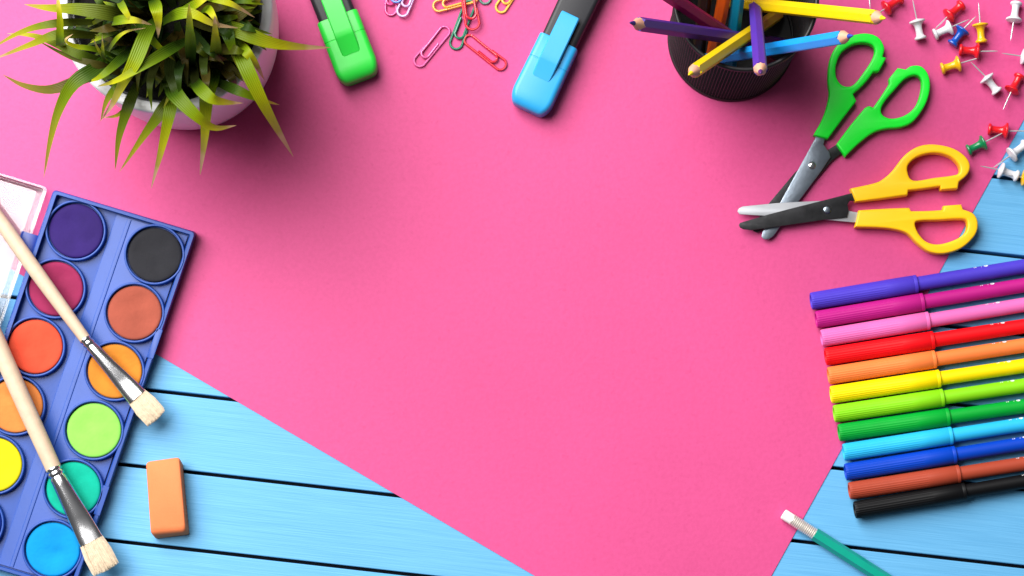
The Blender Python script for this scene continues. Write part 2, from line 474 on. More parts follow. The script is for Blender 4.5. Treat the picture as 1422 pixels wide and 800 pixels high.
# ---------------------------------------------------------------- green pencil with white eraser
pa = P(1087.5, 713.5, 8.6); pd = Vector((.842, -.54, 0))
root = thing('pencil', 'green hexagonal pencil with white eraser and ribbed metal ferrule', 'pencil', G(1130, 742, 0))
bm = new(); lathe(bm, pa, pa + pd, [(0, 6.2), (.8, 7.1), (2, 7.5), (16, 7.5)], 28); mesh('eraser_tip', bm, mat('white_rubber', (.82, .78, .77), .7, var=.05), root)
bm = new()
prof = [(14, 7.6), (15, 8.1)]
x = 15.0
for k in range(13):
    dd = .55 if k not in (5, 6) else .1
    prof += [(x + .8, 8.15), (x + 1.4, 8.15 - dd), (x + 2.0, 8.15 - dd), (x + 2.6, 8.15)]; x += 2.75
prof += [(x + 1, 8.15), (x + 1.6, 7.6)]
lathe(bm, pa, pa + pd, prof, 32); mesh('ferrule', bm, mat('satin_aluminium', (.74, .68, .62), .34, .55, var=.06), root, angle=25)
bm = new(); lathe(bm, pa, pa + pd, [(x + .5, 8.6), (x + 1.2, 9.1), (330, 9.1)], 6, spin=R(0)); mesh('shaft', bm, mat('green_lacquer', lin(0, 166, 142, .75), .3, coat=.3), root, smooth=False)
bm = new(); lathe(bm, pa, pa + pd, [(330, 8.4), (366, 2.2)], 24); mesh('wood_cone', bm, M_pencilwood, root)
bm = new(); lathe(bm, pa, pa + pd, [(366, 2.2), (376, .4)], 16); mesh('lead', bm, M_blackpl, root)

# ---------------------------------------------------------------- felt pens
PENS = [((1126, 418.5), (1273.5, 394.3), (78, 60, 198), 'violet felt pen at the top of the row of pens'),
        ((1133, 444.2), (1282.5, 419.3), (190, 28, 132), 'magenta felt pen between the violet and the pink pen'),
        ((1140.4, 470), (1290, 445.2), (240, 112, 184), 'pink felt pen between the magenta and the red pen'),
        ((1146, 495.6), (1296.6, 472.3), (248, 14, 26), 'red felt pen between the pink and the orange pen'),
        ((1150, 522), (1299, 498.8), (255, 132, 66), 'orange felt pen between the red and the yellow pen'),
        ((1153.5, 548.5), (1305, 525.6), (255, 226, 0), 'yellow felt pen between the orange and the lime green pen'),
        ((1158, 575), (1310, 552.2), (138, 218, 24), 'lime green felt pen between the yellow and the dark green pen'),
        ((1164.5, 601.2), (1318, 579), (0, 164, 52), 'dark green felt pen between the lime and the light blue pen'),
        ((1171, 628.4), (1322, 604.8), (44, 186, 240), 'light blue felt pen between the dark green and the dark blue pen'),
        ((1173.6, 656), (1327, 631.4), (0, 66, 190), 'dark blue felt pen between the light blue and the brown pen'),
        ((1179, 682), (1332.5, 658), (172, 70, 48), 'brown felt pen between the dark blue and the black pen'),
        ((1186.5, 708.5), (1340.5, 682.4), (10, 10, 13), 'black felt pen at the bottom of the row of pens')]
def felt_pen(i):
    L, J, col, lab = PENS[i]
    RC = 12.7; z = Z0 + RC + .2
    a, b = P(*L, z), P(*J, z)
    d = (b - a).normalized(); LC = (b - a).length
    root = thing('felt_pen', lab, 'felt pen', Vector((a.x, a.y, Z0)), 'row of coloured felt pens')
    m = mat('pen_cap_%d' % i, lin(*col, k=.82), .5, spec=.2, var=.05, bump=.04, bscale=600)
    mb = mat('pen_barrel_%d' % i, lin(*col, k=.84), .52, spec=.2, var=.04, bump=.03, bscale=600)
    rs = LC * .70
    nr = 26
    def rib(j, th, r):
        if 2 < j < 7: return r - (.36 if math.cos(nr * th) < 0 else 0.0)
        return r
    prof = [(5, 7.2), (.6, 8.6), (0, 9.6), (.5, 11.4), (2.2, 12.0), (5, 12.2), (rs, RC - .1), (rs + 1.5, RC), (LC - 6, RC), (LC - 5.2, RC - .35), (LC - 4.4, RC), (LC - .8, RC), (LC, RC - .6), (LC, 9)]
    bm = new(); lathe(bm, a, a + d, prof, nr * 4, rfun=rib); mesh('cap', bm, m, root, angle=28)
    bm = new(); lathe(bm, a, a + d, [(LC - 8, 9.4), (LC + 2, 9.9), (LC + 245, 10.1), (LC + 245, 9)], 40); bar = mesh('barrel', bm, mb, root, angle=40)
    bm = new(); lathe(bm, a, a + d, [(LC + 243, 8), (LC + 245, 10.6), (LC + 262, 10.4), (LC + 264, 8.5)], 32); mesh('end_plug', bm, m, root)
    # small printed mark on the barrel flank: an oval dot and a faint row of dashes
    t, s, u = axis_frame(a, b)
    bm = new()
    for (h0, hw, th0, tw) in ((LC + 97, 3.0, 152, 15), (LC + 83, .8, 152, 8), (LC + 80.5, .5, 150, 8), (LC + 90.5, .6, 146, 4)):
        k = 10; ring = []
        for q in range(k):
            w = 2 * math.pi * q / k
            th = R(th0 + tw * math.sin(w)); h = h0 + hw * math.cos(w)
            rr = 10.08
            ring.append(a + t * h - s * math.cos(th) * -rr + u * math.sin(th) * rr)
        ring2 = [p + (p - (a + t * ((p - a).dot(t)))).normalized() * .12 for p in ring]
        loft(bm, [ring, ring2])
    mesh('printed_mark', bm, mat('white_print', (.8, .8, .82), .4), bar)
for i in range(12): felt_pen(i)

# ---------------------------------------------------------------- highlighters
def rounded(axis0, axis1, w0, w1, r0, r1, n=8):
    """rounded plan outline between two axis points with half widths and corner radii at each end"""
    a, b = Vector(axis0), Vector(axis1); d = (b - a).normalized(); s = Vector((-d.y, d.x))
    pts = []
    def corner(p, q, c, r):
        for k in range(n + 1):
            t = k / n
            A = c + (p - c).normalized() * r; B = c + (q - c).normalized() * r
            v = A * (1 - t) ** 2 + c * 2 * t * (1 - t) + B * t * t
            pts.append((v.x, v.y))
    c1, c2, c3, c4 = a + s * w0, b + s * w1, b - s * w1, a - s * w0
    corner(c4, c2, c1, r0); corner(c1, c3, c2, r1); corner(c2, c4, c3, r1); corner(c3, c1, c4, r0)
    return pts
def highlighter(label, tip, back, capw0, capw1, caplen, col, colname, cl, seed):
    """tip/back plan points on the axis at the cap end and far away; cl=(clip start distance, end distance, offset, half width)"""
    z1 = 36.0
    tv = P(*tip, z1 * .6); bv = P(*back, z1 * .6)
    d = (bv - tv); d.z = 0; d.normalize(); s = Vector((-d.y, d.x, 0))
    base = tv + d * 60; base.z = Z0
    root = thing('highlighter', label, 'highlighter', base, 'flat highlighter pens')
    m = mat(colname, lin(*col, k=.8), .38, var=.03, bump=.03)
    def at(h, o=0): 
        q = tv + d * h + s * o; return (q.x, q.y)
    # cap: loft of rounded sections gives the pillow edge all round
    def sec(h, w, zt, zb, rc):
        out = []
        for (sx, sz, st) in ((1, 1, 0), (-1, 1, 90), (-1, -1, 180), (1, -1, 270)):
            cx = sx * (w - rc); cz = (zt - rc) if sz > 0 else (zb + rc)
            for k in range(7):
                th = R(st + 15 * k)
                p = tv + d * h + s * (cx + rc * math.cos(th)); p.z = cz + rc * math.sin(th)
                out.append(p)
        return out
    secs = []
    zb = Z0 + .1
    ends = [(0, .62, 9.5), (.9, .70, 7.2), (2.5, .77, 5.2), (5, .84, 3.2), (8, .90, 1.8), (12, .95, .8), (17, .985, .2), (22, 1.0, 0)]
    for h, f, dz in ends:
        w = capw0 * f
        secs.append(sec(h, w, z1 - dz, zb + dz * .7, 7.5 if h > 4 else 6))
    hs = caplen * .66
    secs.append(sec(hs - .6, capw0 + (capw1 - capw0) * .66, z1, zb, 7.5))
    secs.append(sec(hs, capw0 + (capw1 - capw0) * .66 - .5, z1 - .5, zb, 7.5))
    secs.append(sec(hs + .8, capw0 + (capw1 - capw0) * .66 - .5, z1 - .5, zb, 7.5))
    secs.append(sec(hs + 1.4, capw0 + (capw1 - capw0) * .67, z1, zb, 7.5))
    secs.append(sec(caplen - 2, capw1, z1, zb, 7.5)); secs.append(sec(caplen - .5, capw1 - .6, z1 - .6, zb + .6, 7)); secs.append(sec(caplen, capw1 - 1.8, z1 - 1.8, zb + 1.8, 6))
    bm = new(); loft(bm, secs); cap = mesh('cap', bm, m, root, angle=30)
    # clip: starts flush low inside the cap face, rises and runs back over the barrel
    c0, c1, off, hw = cl
    stations = [(c0, z1 - 1.5, z1 + .25, .90), (c0 + 2.5, z1 - 1.5, z1 + .9, .97), (c0 + 13, z1 - 1.5, z1 + 3.8, 1.0), (c0 + 24, z1 - 1.5, z1 + 7.5, 1.0), (c0 + 26.5, z1 - 1, z1 + 8.2, 1.0), (c0 + 34, z1 - .5, z1 + 8.4, 1.0),
                (caplen + 3, z1 + 2.2, z1 + 8.4, 1.0), (c1 - 3, z1 + 2.2, z1 + 7.8, .98), (c1 - .6, z1 + 2.4, z1 + 7.2, .95), (c1, z1 + 3, z1 + 6.4, .92)]
    rings = []
    for h, lo, hi, f in stations:
        r = []
        for oo, zz in ((-hw * f, lo), (-hw * f, hi - 1.2), (-hw * f + 1.4, hi), (hw * f - 1.4, hi), (hw * f, hi - 1.2), (hw * f, lo)):
            p = tv + d * h + s * (off + oo); p.z = zz; r.append(p)
        rings.append(r)
    bm = new(); loft(bm, rings); mesh('clip', bm, m, cap, angle=24)
    bm = new()
    bw = capw1 - 3.4
    loft(bm, [sec(caplen - 12, bw, z1 - 3.2, zb + 2, 6.5), sec(caplen + 150, bw + 2, z1 - 3.2, zb + 2, 6.5), sec(caplen + 172, bw, z1 - 6, zb + 3, 6), sec(caplen + 176, bw - 4, z1 - 9, zb + 6, 5)])
    mesh('barrel', bm, M_darkgrey, root, angle=30)
highlighter('bright green highlighter beside the potted plant', (501.5, 111), (501.5 - 35.5 * 3, 111 - 93.5 * 3), 30, 29.5, 92, (46, 232, 70), 'green_gloss', (35, 175, -.5, 13.4), 1)
highlighter('light blue highlighter with charcoal barrel between the paper clips and the pencil cup', (731.5, 153), (731.5 + 42 * 3, 153 - 88.5 * 3), 29.8, 28.6, 104, (46, 168, 232), 'skyblue_gloss', (45, 141, 0, 13.6), 2)

# ---------------------------------------------------------------- paper clips
def clip(label, p0, p1, w, colname, col, z=None, flip=1, metal=.35, tilt=0.0, over=False):
    """gem clip; p0 = outer loop end, p1 = other outer loop end (plan points)"""
    r = 1.75
    zz = Z0 + r + .1 if z is None else z
    a, b = P(*p0, zz), P(*p1, zz)
    d = (b - a); Ln = d.length; d.normalize(); s = Vector((-d.y, d.x, 0)) * flip
    h = w / 2
    def arc(cx, cy, rad, st, en, n=9):
        return [(cx + rad * math.cos(R(st + (en - st) * k / n)), cy + rad * math.sin(R(st + (en - st) * k / n)), 0) for k in range(n + 1)]
    pts = [(Ln * .42, h - .6, 0)]
    pts += arc(h, 0, h, 90, 270)                         # outer loop at a
    pts += [(Ln * .5, -h, 0)]
    h2 = h * .90; c2 = -h + h2
    pts += arc(Ln - h2, c2, h2, -90, 90)                 # outer loop at b
    h3 = h * .72; y = c2 + h2
    pts += [(Ln * .62, y - .5, 0)]
    pts += arc(Ln * .22 + h3, y - h3 - .6, h3, 90, 270)  # inner loop
    pts += [(Ln * .62, y - 2 * h3 - .2, 0)]
    n = len(pts); out = []
    for k, (x, yy, _) in enumerate(pts):
        lift = 0.0
        f = k / (n - 1)
        if f > .62: lift = 1.7 * min(1, (f - .62) / .1)
        p = a + d * x + s * yy; p.z = zz + lift + tilt * x
        out.append(p)
    bm = new(); tube(bm, catmull(out, 120), r, 10)
    base = (a + b) / 2; base.z = Z0
    tag(mesh('paper_clip', bm, mat(colname, lin(*col, k=.8), .3, metal * .3, var=.04, coat=.4), base=base), label, 'paper clip', 'coloured paper clips')
clip('pink paper clip lying slanted left of the green clip', (578, 90.5), (621, 38), 16, 'pinkwire', (228, 92, 160))
clip('dark green paper clip lying partly under the upright red clip', (630.5, 67.5), (655, 2), 17, 'greenwire', (30, 120, 92), flip=-1)
clip('red paper clip lying across the top of the dark green clip', (657.5, 41), (647, -26), 19, 'redwire', (214, 36, 56), z=Z0 + 7.5, flip=-1)
clip('orange yellow paper clip lying nearly level above the green clip', (602, 10), (663, -6), 15, 'orangewire', (255, 170, 62), z=Z0 + 4.5)
clip('red paper clip lying alone, lowest of the clips', (701, 94), (647, 51), 16, 'redwire', (214, 36, 56), flip=-1)
clip('yellow paper clip rightmost in the scatter, nearest the blue highlighter', (692, 16), (728, -36), 15, 'yellowwire', (255, 186, 70), flip=-1)
clip('grey green paper clip whose rounded end shows right of the red clip', (672, 5), (686, -58), 15, 'greywire', (92, 128, 118))
clip('lilac paper clip crossing over the blue clip beside the green highlighter', (556.5, 22), (581, -38), 15, 'lilacwire', (216, 176, 226), z=Z0 + 5.5)
clip('dark pink paper clip with round end nearest the green highlighter', (543, 21), (541, -44), 15, 'rosewire', (232, 70, 146))
clip('blue paper clip peeping in above the dark pink and lilac clips', (549, 3), (560, -58), 15, 'bluewire', (96, 130, 220), z=Z0 + 9, flip=-1)

# ---------------------------------------------------------------- scissors
def Sc(pts): return [(1000 + x / 2.3525, 30 + y / 2.3525) for x, y in pts]
def at_h(pts, z): return [(lambda v: (v.x, v.y))(P(x, y, z)) for x, y in pts]
M_greenh = mat('green_handle', (.004, .80, .03), .4, spec=.4, var=.03, bump=.02)
M_yellowh = mat('yellow_handle', (.95, .53, .006), .4, spec=.4, var=.03, bump=.02)
def plate(name, polys, z0, z1, bev, m, root, zp=None, corner=()):
    zp = (z0 + z1) / 2 if zp is None else zp
    bm = new(); outline(bm, [at_h(p, zp) for p in polys], z0, z1, bev, 3)
    return mesh(name, bm, m, root, angle=40)
g = 'scissors open on the pink card'
root = thing('scissors', 'green handled scissors with grey blades lying under the yellow pair', 'scissors', G(1150, 220, Z0), g)
# lower blade first, then the upper one, then the two handles
plate('blade', [[(1177, 196), (1185, 206), (1166.5, 214.5), (1154.5, 224), (1135, 247), (1108, 278), (1083, 303), (1062, 318), (1051, 323), (1045.5, 321), (1047, 312), (1067.5, 282.8), (1103.5, 240), (1128, 219), (1150, 208), (1160, 202)]], Z0 + 4, Z0 + 6.4, .5, M_darksteel, root)
plate('blade', [[(1139, 180), (1150, 183), (1145.2, 194), (1143.3, 201), (1151.5, 212), (1153.2, 218.5), (1138, 241), (1108, 281), (1080, 319.5), (1074, 328), (1067, 332.6), (1061, 332.6), (1057.4, 329.2), (1059, 322), (1083.5, 281.4), (1106, 240), (1118, 218), (1133, 190)]], Z0 + 6.7, Z0 + 9.1, .5, M_steel, root)
ho = smoothpoly(Sc([(303, 374), (330, 325), (345, 285), (354, 240), (350, 195), (355, 135), (375, 88), (412, 56), (468, 42), (513, 54), (534, 88), (529, 118), (541, 122), (517, 166), (499, 168), (470, 205), (432, 240), (443, 262), (395, 325), (350, 386)]), 5, corner=(0, 11, 12, 13, 14, 16, 17, 18, 19))
hi = smoothpoly(Sc([(376, 180), (378, 140), (398, 101), (440, 76), (485, 76), (503, 96), (494, 128), (468, 168), (438, 206), (416, 216), (392, 208)]), 5)
plate('handle', [ho, hi], Z0 + .3, Z0 + 16, 2.6, M_greenh, root, zp=9)
ho = smoothpoly(Sc([(378, 403), (425, 340), (470, 286), (484, 279), (498, 284), (525, 245), (551, 205), (549, 190), (578, 155), (604, 160), (624, 148), (655, 150), (678, 178), (683, 222), (668, 275), (630, 328), (588, 348), (540, 353), (498, 366), (450, 402), (407, 444)]), 5, corner=(0, 2, 4, 6, 7, 8, 9, 20))
hi = smoothpoly(Sc([(523, 293), (535, 265), (568, 226), (602, 190), (634, 178), (654, 192), (654, 230), (637, 278), (604, 308), (562, 320), (533, 312)]), 5)
plate('handle', [ho, hi], Z0 + .3, Z0 + 16, 2.6, M_greenh, root, zp=9)
bm = new(); c = P(1127.6, 229.8, Z0 + 9); lathe(bm, c, c + Vector((0, 0, 1)), [(0, 5.4), (1.0, 5.4), (2.0, 4.6), (2.6, 3), (2.8, .5)], 24); mesh('screw', bm, M_chrome, root, angle=60)

root = thing('scissors', 'yellow handled scissors with one black and one pale blade, crossing over the green pair', 'scissors', G(1190, 290, Z0), g)
plate('blade', [[(1024, 293.6), (1026, 289.5), (1031.4, 286.8), (1079.5, 282), (1138, 279), (1165, 281), (1179.7, 293.2), (1190, 295), (1210, 297), (1210, 308), (1185, 309), (1153, 306), (1110, 303.6), (1063.4, 300), (1027, 297.8)]], Z0 + 10.2, Z0 + 12.6, .5, M_palesteel, root)
plate('blade', [[(1026, 312.5), (1027.5, 309.8), (1031, 308.6), (1064.8, 298.6), (1105, 288), (1138, 279.8), (1180, 269), (1200, 262), (1205, 274), (1188, 279), (1180, 279), (1177, 284), (1178.5, 293), (1176, 302), (1143.6, 305.6), (1082, 314.5), (1043.4, 319.8), (1032, 318.5), (1027.5, 316)]], Z0 + 13, Z0 + 15.4, .5, M_darksteel, root)
ho = smoothpoly(Sc([(423, 548), (500, 531), (530, 517), (562, 488), (598, 442), (640, 413), (690, 404), (752, 415), (795, 441), (813, 472), (805, 502), (777, 527), (773, 549), (718, 553), (716, 541), (660, 549), (612, 554), (610, 570), (520, 582), (440, 591)]), 5, corner=(0, 11, 12, 13, 14, 16, 17, 18, 19))
hi = smoothpoly(Sc([(609, 490), (617, 464), (650, 441), (700, 432), (748, 444), (777, 472), (778, 497), (755, 506), (700, 513), (628, 522)]), 5)
plate('handle', [ho, hi], Z0 + 1, Z0 + 20, 2.8, M_yellowh, root, zp=12)
ho = smoothpoly(Sc([(450, 619), (530, 614), (615, 611), (621, 622), (680, 621), (725, 618), (727, 604), (785, 600), (790, 616), (824, 630), (839, 660), (830, 700), (788, 741), (732, 760), (682, 755), (642, 727), (608, 694), (560, 680), (500, 675), (438, 674)]), 5, corner=(0, 2, 3, 5, 6, 7, 8, 19))
hi = smoothpoly(Sc([(634, 662), (652, 653), (710, 651), (780, 647), (803, 654), (800, 688), (767, 714), (712, 730), (672, 722), (645, 694)]), 5)
plate('handle', [ho, hi], Z0 + 1, Z0 + 20, 2.8, M_yellowh, root, zp=12)
bm = new(); c = P(1148.3, 291.4, Z0 + 15.3); lathe(bm, c, c + Vector((0, 0, 1)), [(0, 5.4), (1.0, 5.4), (2.0, 4.6), (2.4, 3), (2.4, .5)], 24); mesh('screw', bm, M_steel, root, angle=60)

# ---------------------------------------------------------------- push pins
PC = {'white': (232, 232, 238), 'red': (236, 28, 40), 'blue': (16, 84, 190), 'yellow': (255, 196, 20), 'green': (16, 140, 84)}
def pin(label, head, flange, tip, colr, zl=0.0):
    m = mat('pin_' + colr, lin(*PC[colr], k=.82), .28, var=.03, coat=.2)
    zs = Z0 + zl
    h2, f2 = P(*head, zs + 9), P(*flange, zs + 11)
    mid = (h2 + f2) / 2; d = f2 - h2; d.z = 0; d.normalize()
    ax = (d * 27.5 + Vector((0, 0, 2.6))).normalized()
    half = max(13.0, min(14.5, (f2 - h2).length / 2 + 1.5))
    a = mid - ax * half; a.z = zs + 8.7; b = a + ax
    k = half / 14.0
    root = thing('push_pin', label, 'push pin', Vector((mid.x, mid.y, Z0)), 'scattered push pins')
    bm = new()
    prof = [(0, 1), (0, 7.0), (.7, 8.0), (2.2, 8.4), (3.4, 8.0), (4.4, 6.2), (6.0, 5.3), (9, 4.9), (14, 4.9), (18, 5.3), (20.5, 6.6), (22.3, 9.0), (23.4, 11.0), (24.6, 11.3), (25.6, 10.8), (26.4, 8), (27.6, 3.2), (28.0, 1.5)]
    lathe(bm, a, b, [(t * k, r) for t, r in prof], 32); mesh('grip', bm, m, root, angle=40)
    s0 = a + ax * 27 * k
    tv = P(*tip, zs + 14)
    bm = new(); mm = s0.lerp(tv, .75)
    tube(bm, [s0, mm, tv], [1.0, 1.0, .25], 10); mesh('needle', bm, M_needle, root)
pin('red push pin above the yellow pencil tip, cut by the top edge of the photo', (1250, -2), (1229, 12.5), (1206, 26), 'red')
pin('white push pin upright beside the yellow pencil, its needle pointing up', (1278.6, 54), (1273, 27), (1267.3, -1), 'white')
pin('red push pin lying behind the slanted white pin beside the blue one', (1335, 7), (1316, 23), (1297.5, 41.5), 'red')
pin('white push pin slanted between a red pin and the blue pin', (1298.5, 48), (1321, 37.5), (1346, 27), 'white')
pin('blue push pin, the only blue one', (1323, 61), (1338, 40.5), (1355.5, 22.5), 'blue')
pin('yellow push pin standing upright with its needle pointing to the top edge', (1363, 58), (1361, 32.5), (1359, 4), 'yellow')
pin('white push pin in the top right corner with its needle pointing down', (1411.5, 4.5), (1407.6, 30), (1403.6, 56), 'white')
pin('red push pin lying level between the blue pin and the lower yellow pin', (1333.5, 69.5), (1359.8, 71.5), (1386, 71), 'red')
pin('white push pin cut by the right edge, its dark needle pointing left', (1445, 83), (1418, 78), (1391, 74), 'white')
pin('yellow push pin lying slanted below the level red pin', (1308.5, 95.5), (1333, 88), (1359.5, 80.5), 'yellow')
pin('white push pin lying slanted alone below the level red pin, needle to upper left', (1384.5, 127), (1369, 107), (1348, 86), 'white')
pin('red push pin at the right with its needle pointing down left', (1416, 106), (1404.5, 127), (1393, 152.5), 'red')
pin('red push pin lying level on the card edge above the green pin', (1373.5, 179.5), (1400, 182), (1428, 182), 'red')
pin('green push pin, the only green one', (1345, 208.5), (1367.5, 197.5), (1393.8, 184), 'green')
pin('white push pin lying on the blue planks at the right edge under the red pin', (1425, 200), (1402, 217), (1379, 233), 'white')
pin('white push pin lying on the card edge, lowest of the white pins', (1412, 244.5), (1388, 236), (1361, 230.5), 'white')
pin('yellow push pin cut by the right edge beside the lowest white pin', (1442, 250), (1420, 246.5), (1400, 243), 'yellow', zl=0)
pin('white push pin of which only the needle shows, above the yellow pencil tip', (1204, -46), (1206, -20), (1208.5, 13), 'white')

# ---------------------------------------------------------------- pencil cup
CX, CY = 1015.5, 53.5; CH = 235.0; RB, RT = 88.0, 93.5
cup = thing('pencil_cup', 'round black wire mesh pencil cup full of coloured pencils', 'pencil cup', G(CX, CY, Z0))
def rad(z): return RB + (RT - RB) * z / CH - 2.5
M_cup = mat('black_enamel', (.010, .009, .010), .42, spec=.35, var=.2)
bm = new()
na, nh = 132, 46
rows = []
for j in range(nh + 1):
    z = Z0 + 6 + (CH - 10) * j / nh
    rows.append([bm.verts.new(G(CX + rad(z) * math.cos(2 * math.pi * i / na), CY + rad(z) * math.sin(2 * math.pi * i / na), z)) for i in range(na)])
for j in range(nh):
    for i in range(na):
        bm.faces.new((rows[j][i], rows[j][(i + 1) % na], rows[j + 1][(i + 1) % na], rows[j + 1][i]))
bmesh.ops.recalc_face_normals(bm, faces=bm.faces)
bmesh.ops.wireframe(bm, faces=bm.faces, thickness=2.15, offset=0, use_replace=True, use_boundary=True, use_even_offset=True)
mesh('mesh_wall', bm, M_cup, cup, smooth=False, recalc=False)
cc = G(CX, CY, 0)
bm = new(); lathe(bm, cc + Vector((0, 0, CH - 10)), cc + Vector((0, 0, CH)), [(0, RT - 5), (0, RT - 1), (4, RT + 1), (7, RT + 1.5), (9.5, RT), (10, RT - 2), (9, RT - 4.2), (5, RT - 5), (0, RT - 5)], 96, cap=(False, False)); mesh('rim', bm, M_cup, cup, angle=60)
bm = new(); lathe(bm, cc + Vector((0, 0, Z0)), cc + Vector((0, 0, 10)), [(0, 2), (0, RB - 1), (1.5, RB + .8), (6, RB + .8), (8, RB - .5), (8, RB - 5), (5, RB - 6), (4.5, 2)], 96); mesh('base_plate', bm, M_cup, cup, angle=40)

# coloured pencils
def pencil(label, tip, bottom, colname, col, leadcol, spin=0.0, length=None, rr=9.3):
    """tip, bottom: Vectors (axis ends)"""
    root = thing('coloured_pencil', label, 'coloured pencil', bottom, 'coloured pencils in the mesh cup')
    ax = (bottom - tip).normalized(); LN = (bottom - tip).length
    b1 = tip + ax
    m = mat(colname, lin(*col, k=.8), .42, spec=.35, var=.05, bump=.05)
    n = 36
    def hexr(th): 
        a = (th + spin) % (math.pi / 3) - math.pi / 6
        return rr * math.cos(math.pi / 6) / math.cos(a)
    cl = 26.0
    def rf(j, th, r): return hexr(th) * r
    def tf(j, th, h):
        if j == 0: return cl * hexr(th) / rr + (hexr(th) / rr - .93) * 20
        return h
    bm = new(); lathe(bm, tip, b1, [(cl, 1), (cl + 14, 1), (LN - 1, 1), (LN, .94)], n, rfun=rf, tfun=tf); mesh('shaft', bm, m, root, angle=20)
    def rf2(j, th, r): return hexr(th) * .99 if j == 2 else (hexr(th) * .985 if j == 3 else r)
    def tf2(j, th, h):
        if j == 2: return cl * hexr(th) / rr + (hexr(th) / rr - .93) * 20
        return h
    bm = new(); lathe(bm, tip, b1, [(9, 2.6), (10, 3.0), (cl, 1), (cl + 10, 1)], n, rfun=rf2, tfun=tf2); mesh('wood_cone', bm, M_pencilwood, root, angle=50)
    bm = new(); lathe(bm, tip, b1, [(0, .5), (.7, 1.1), (9.6, 3.05)], 18); mesh('lead', bm, mat(colname + '_lead', lin(*leadcol, k=.8), .5, var=.08), root, angle=50)

def lean(tippx, thru, LN=437.0, s=None, zt=None):
    """pencil with its point over plan reading tippx, image line through thru, foot on the cup floor.
    Finds the foot distance s for which the axis meets the wall just inside the rim."""
    d = Vector((thru[0] - tippx[0], thru[1] - tippx[1])).normalized()
    best = None
    for si in range(2, 460, 2):
        fx, fy = tippx[0] + d.x * si, tippx[1] + d.y * si
        f = P(fx, fy, Z0 + 12)
        if (f - G(CX, CY, f.z)).length > RB - 14: continue
        lo, hi = 60.0, 520.0
        for _ in range(40):
            mid = (lo + hi) / 2
            if (P(*tippx, mid) - f).length < LN: lo = mid
            else: hi = mid
        tp = P(*tippx, lo)
        if lo < CH + 10: continue
        t = (CH + 4 - f.z) / (tp.z - f.z); q = f.lerp(tp, t)
        err = abs((q - G(CX, CY, q.z)).length - (RT - 15))
        if best is None or err < best[0]: best = (err, tp, f, si)
    return best[1], best[2], best[0]
PENL = [('purple coloured pencil sticking out leftmost over the cup rim', (874.7, 31.5), (1018, 52), 'purple_lacquer', (74, 40, 150), (52, 36, 112), 437),
        ('maroon coloured pencil leaning to the upper left in the cup', (872, -44), (1003, 44), 'maroon_lacquer', (150, 14, 80), (120, 14, 60), 400),
        ('light blue coloured pencil leaning right, its dark blue point touching the green scissors', (1184.5, 49.5), (1018, 77), 'azure_lacquer', (20, 152, 240), (20, 70, 170), 425),
        ('long yellow coloured pencil leaning far to the right at the top of the cup', (1229.5, 25.5), (1036, 5), 'lemon_lacquer', (255, 216, 0), (255, 214, 0), 470)]
for lab, tp, th, cn, col, lc, LN in PENL:
    a, b, e = lean(tp, th, LN)
    print('LEAN', lab[:30], [round(q) for q in a], [round(q) for q in b], round(e, 1))
    pencil(lab, a, b, cn, col, lc, spin=.2)
yf = G(1078, 24, Z0 + 13); cands = []
for zt in range(270, 520, 2):
    tp = P(956.5, 104, zt); t = (CH + 4 - yf.z) / (tp.z - yf.z); q = yf.lerp(tp, t)
    cands.append((abs((q - G(CX, CY, q.z)).length - (RT - 14)), zt))
pencil('yellow coloured pencil leaning to the lower left over the cup rim', P(956.5, 104, min(cands)[1]), yf, 'gold_lacquer', (255, 218, 8), (255, 220, 10), spin=.5)
for lab, foot, step, cn, col, lc in (('dark olive coloured pencil between the maroon and the orange pencil', (968, 82), (4, -102, 225), 'olive_lacquer', (58, 56, 26), (40, 40, 20)),
        ('orange coloured pencil leaning upwards beside the teal one', (982, 110), (20, -130, 225), 'orange_lacquer', (250, 104, 16), (240, 96, 20)),
        ('teal coloured pencil leaning upwards beside the orange one', (1011, 108), (2, -128, 225), 'teal_lacquer', (0, 158, 200), (0, 110, 160))):
    f = G(foot[0], foot[1], Z0 + 14)
    pencil(lab, f + Vector((step[0], -step[1], step[2])) * 1.68, f, cn, col, lc, spin=.25)
pencil('violet coloured pencil pointing steeply down over the yellow and blue pencils', P(1056.3, 102, 452), G(1046, -6, Z0 + 14), 'violet_lacquer', (84, 50, 172), (86, 36, 110), spin=.1)

# ---------------------------------------------------------------- potted plant
PX, PY = 263.0, 60.5
plant = thing('potted_plant', 'grassy green plant in a white ceramic pot on the pink card', 'potted plant', G(PX, PY, Z0))
pc = G(PX, PY, Z0)
bm = new()
lathe(bm, pc, pc + Vector((0, 0, 1)), [(0, 60), (0, 112), (1.5, 116.5), (5, 119), (20, 124), (60, 130.5), (110, 135.5), (170, 138.5), (218, 140), (223, 139.7), (225, 138.6), (225.7, 136.8), (225.7, 127.5), (224.6, 126.2), (222, 125.6), (190, 125), (185, 60)], 128)
mesh('pot', bm, M_ceramic, plant, angle=50)
bm = new()
lathe(bm, pc, pc + Vector((0, 0, 1)), [(188, 119), (205, 123.2), (207, 123), (207, 121), (205, 119.5), (190, 116.5)], 96, cap=(False, False)); mesh('liner', bm, M_blackpl, plant)
bm = new()
def lump(j, th, r): return r
lathe(bm, pc, pc + Vector((0, 0, 1)), [(186, 119), (196, 118), (200, 80), (203, 40), (204, 2)], 64); mesh('soil', bm, M_soil, plant)

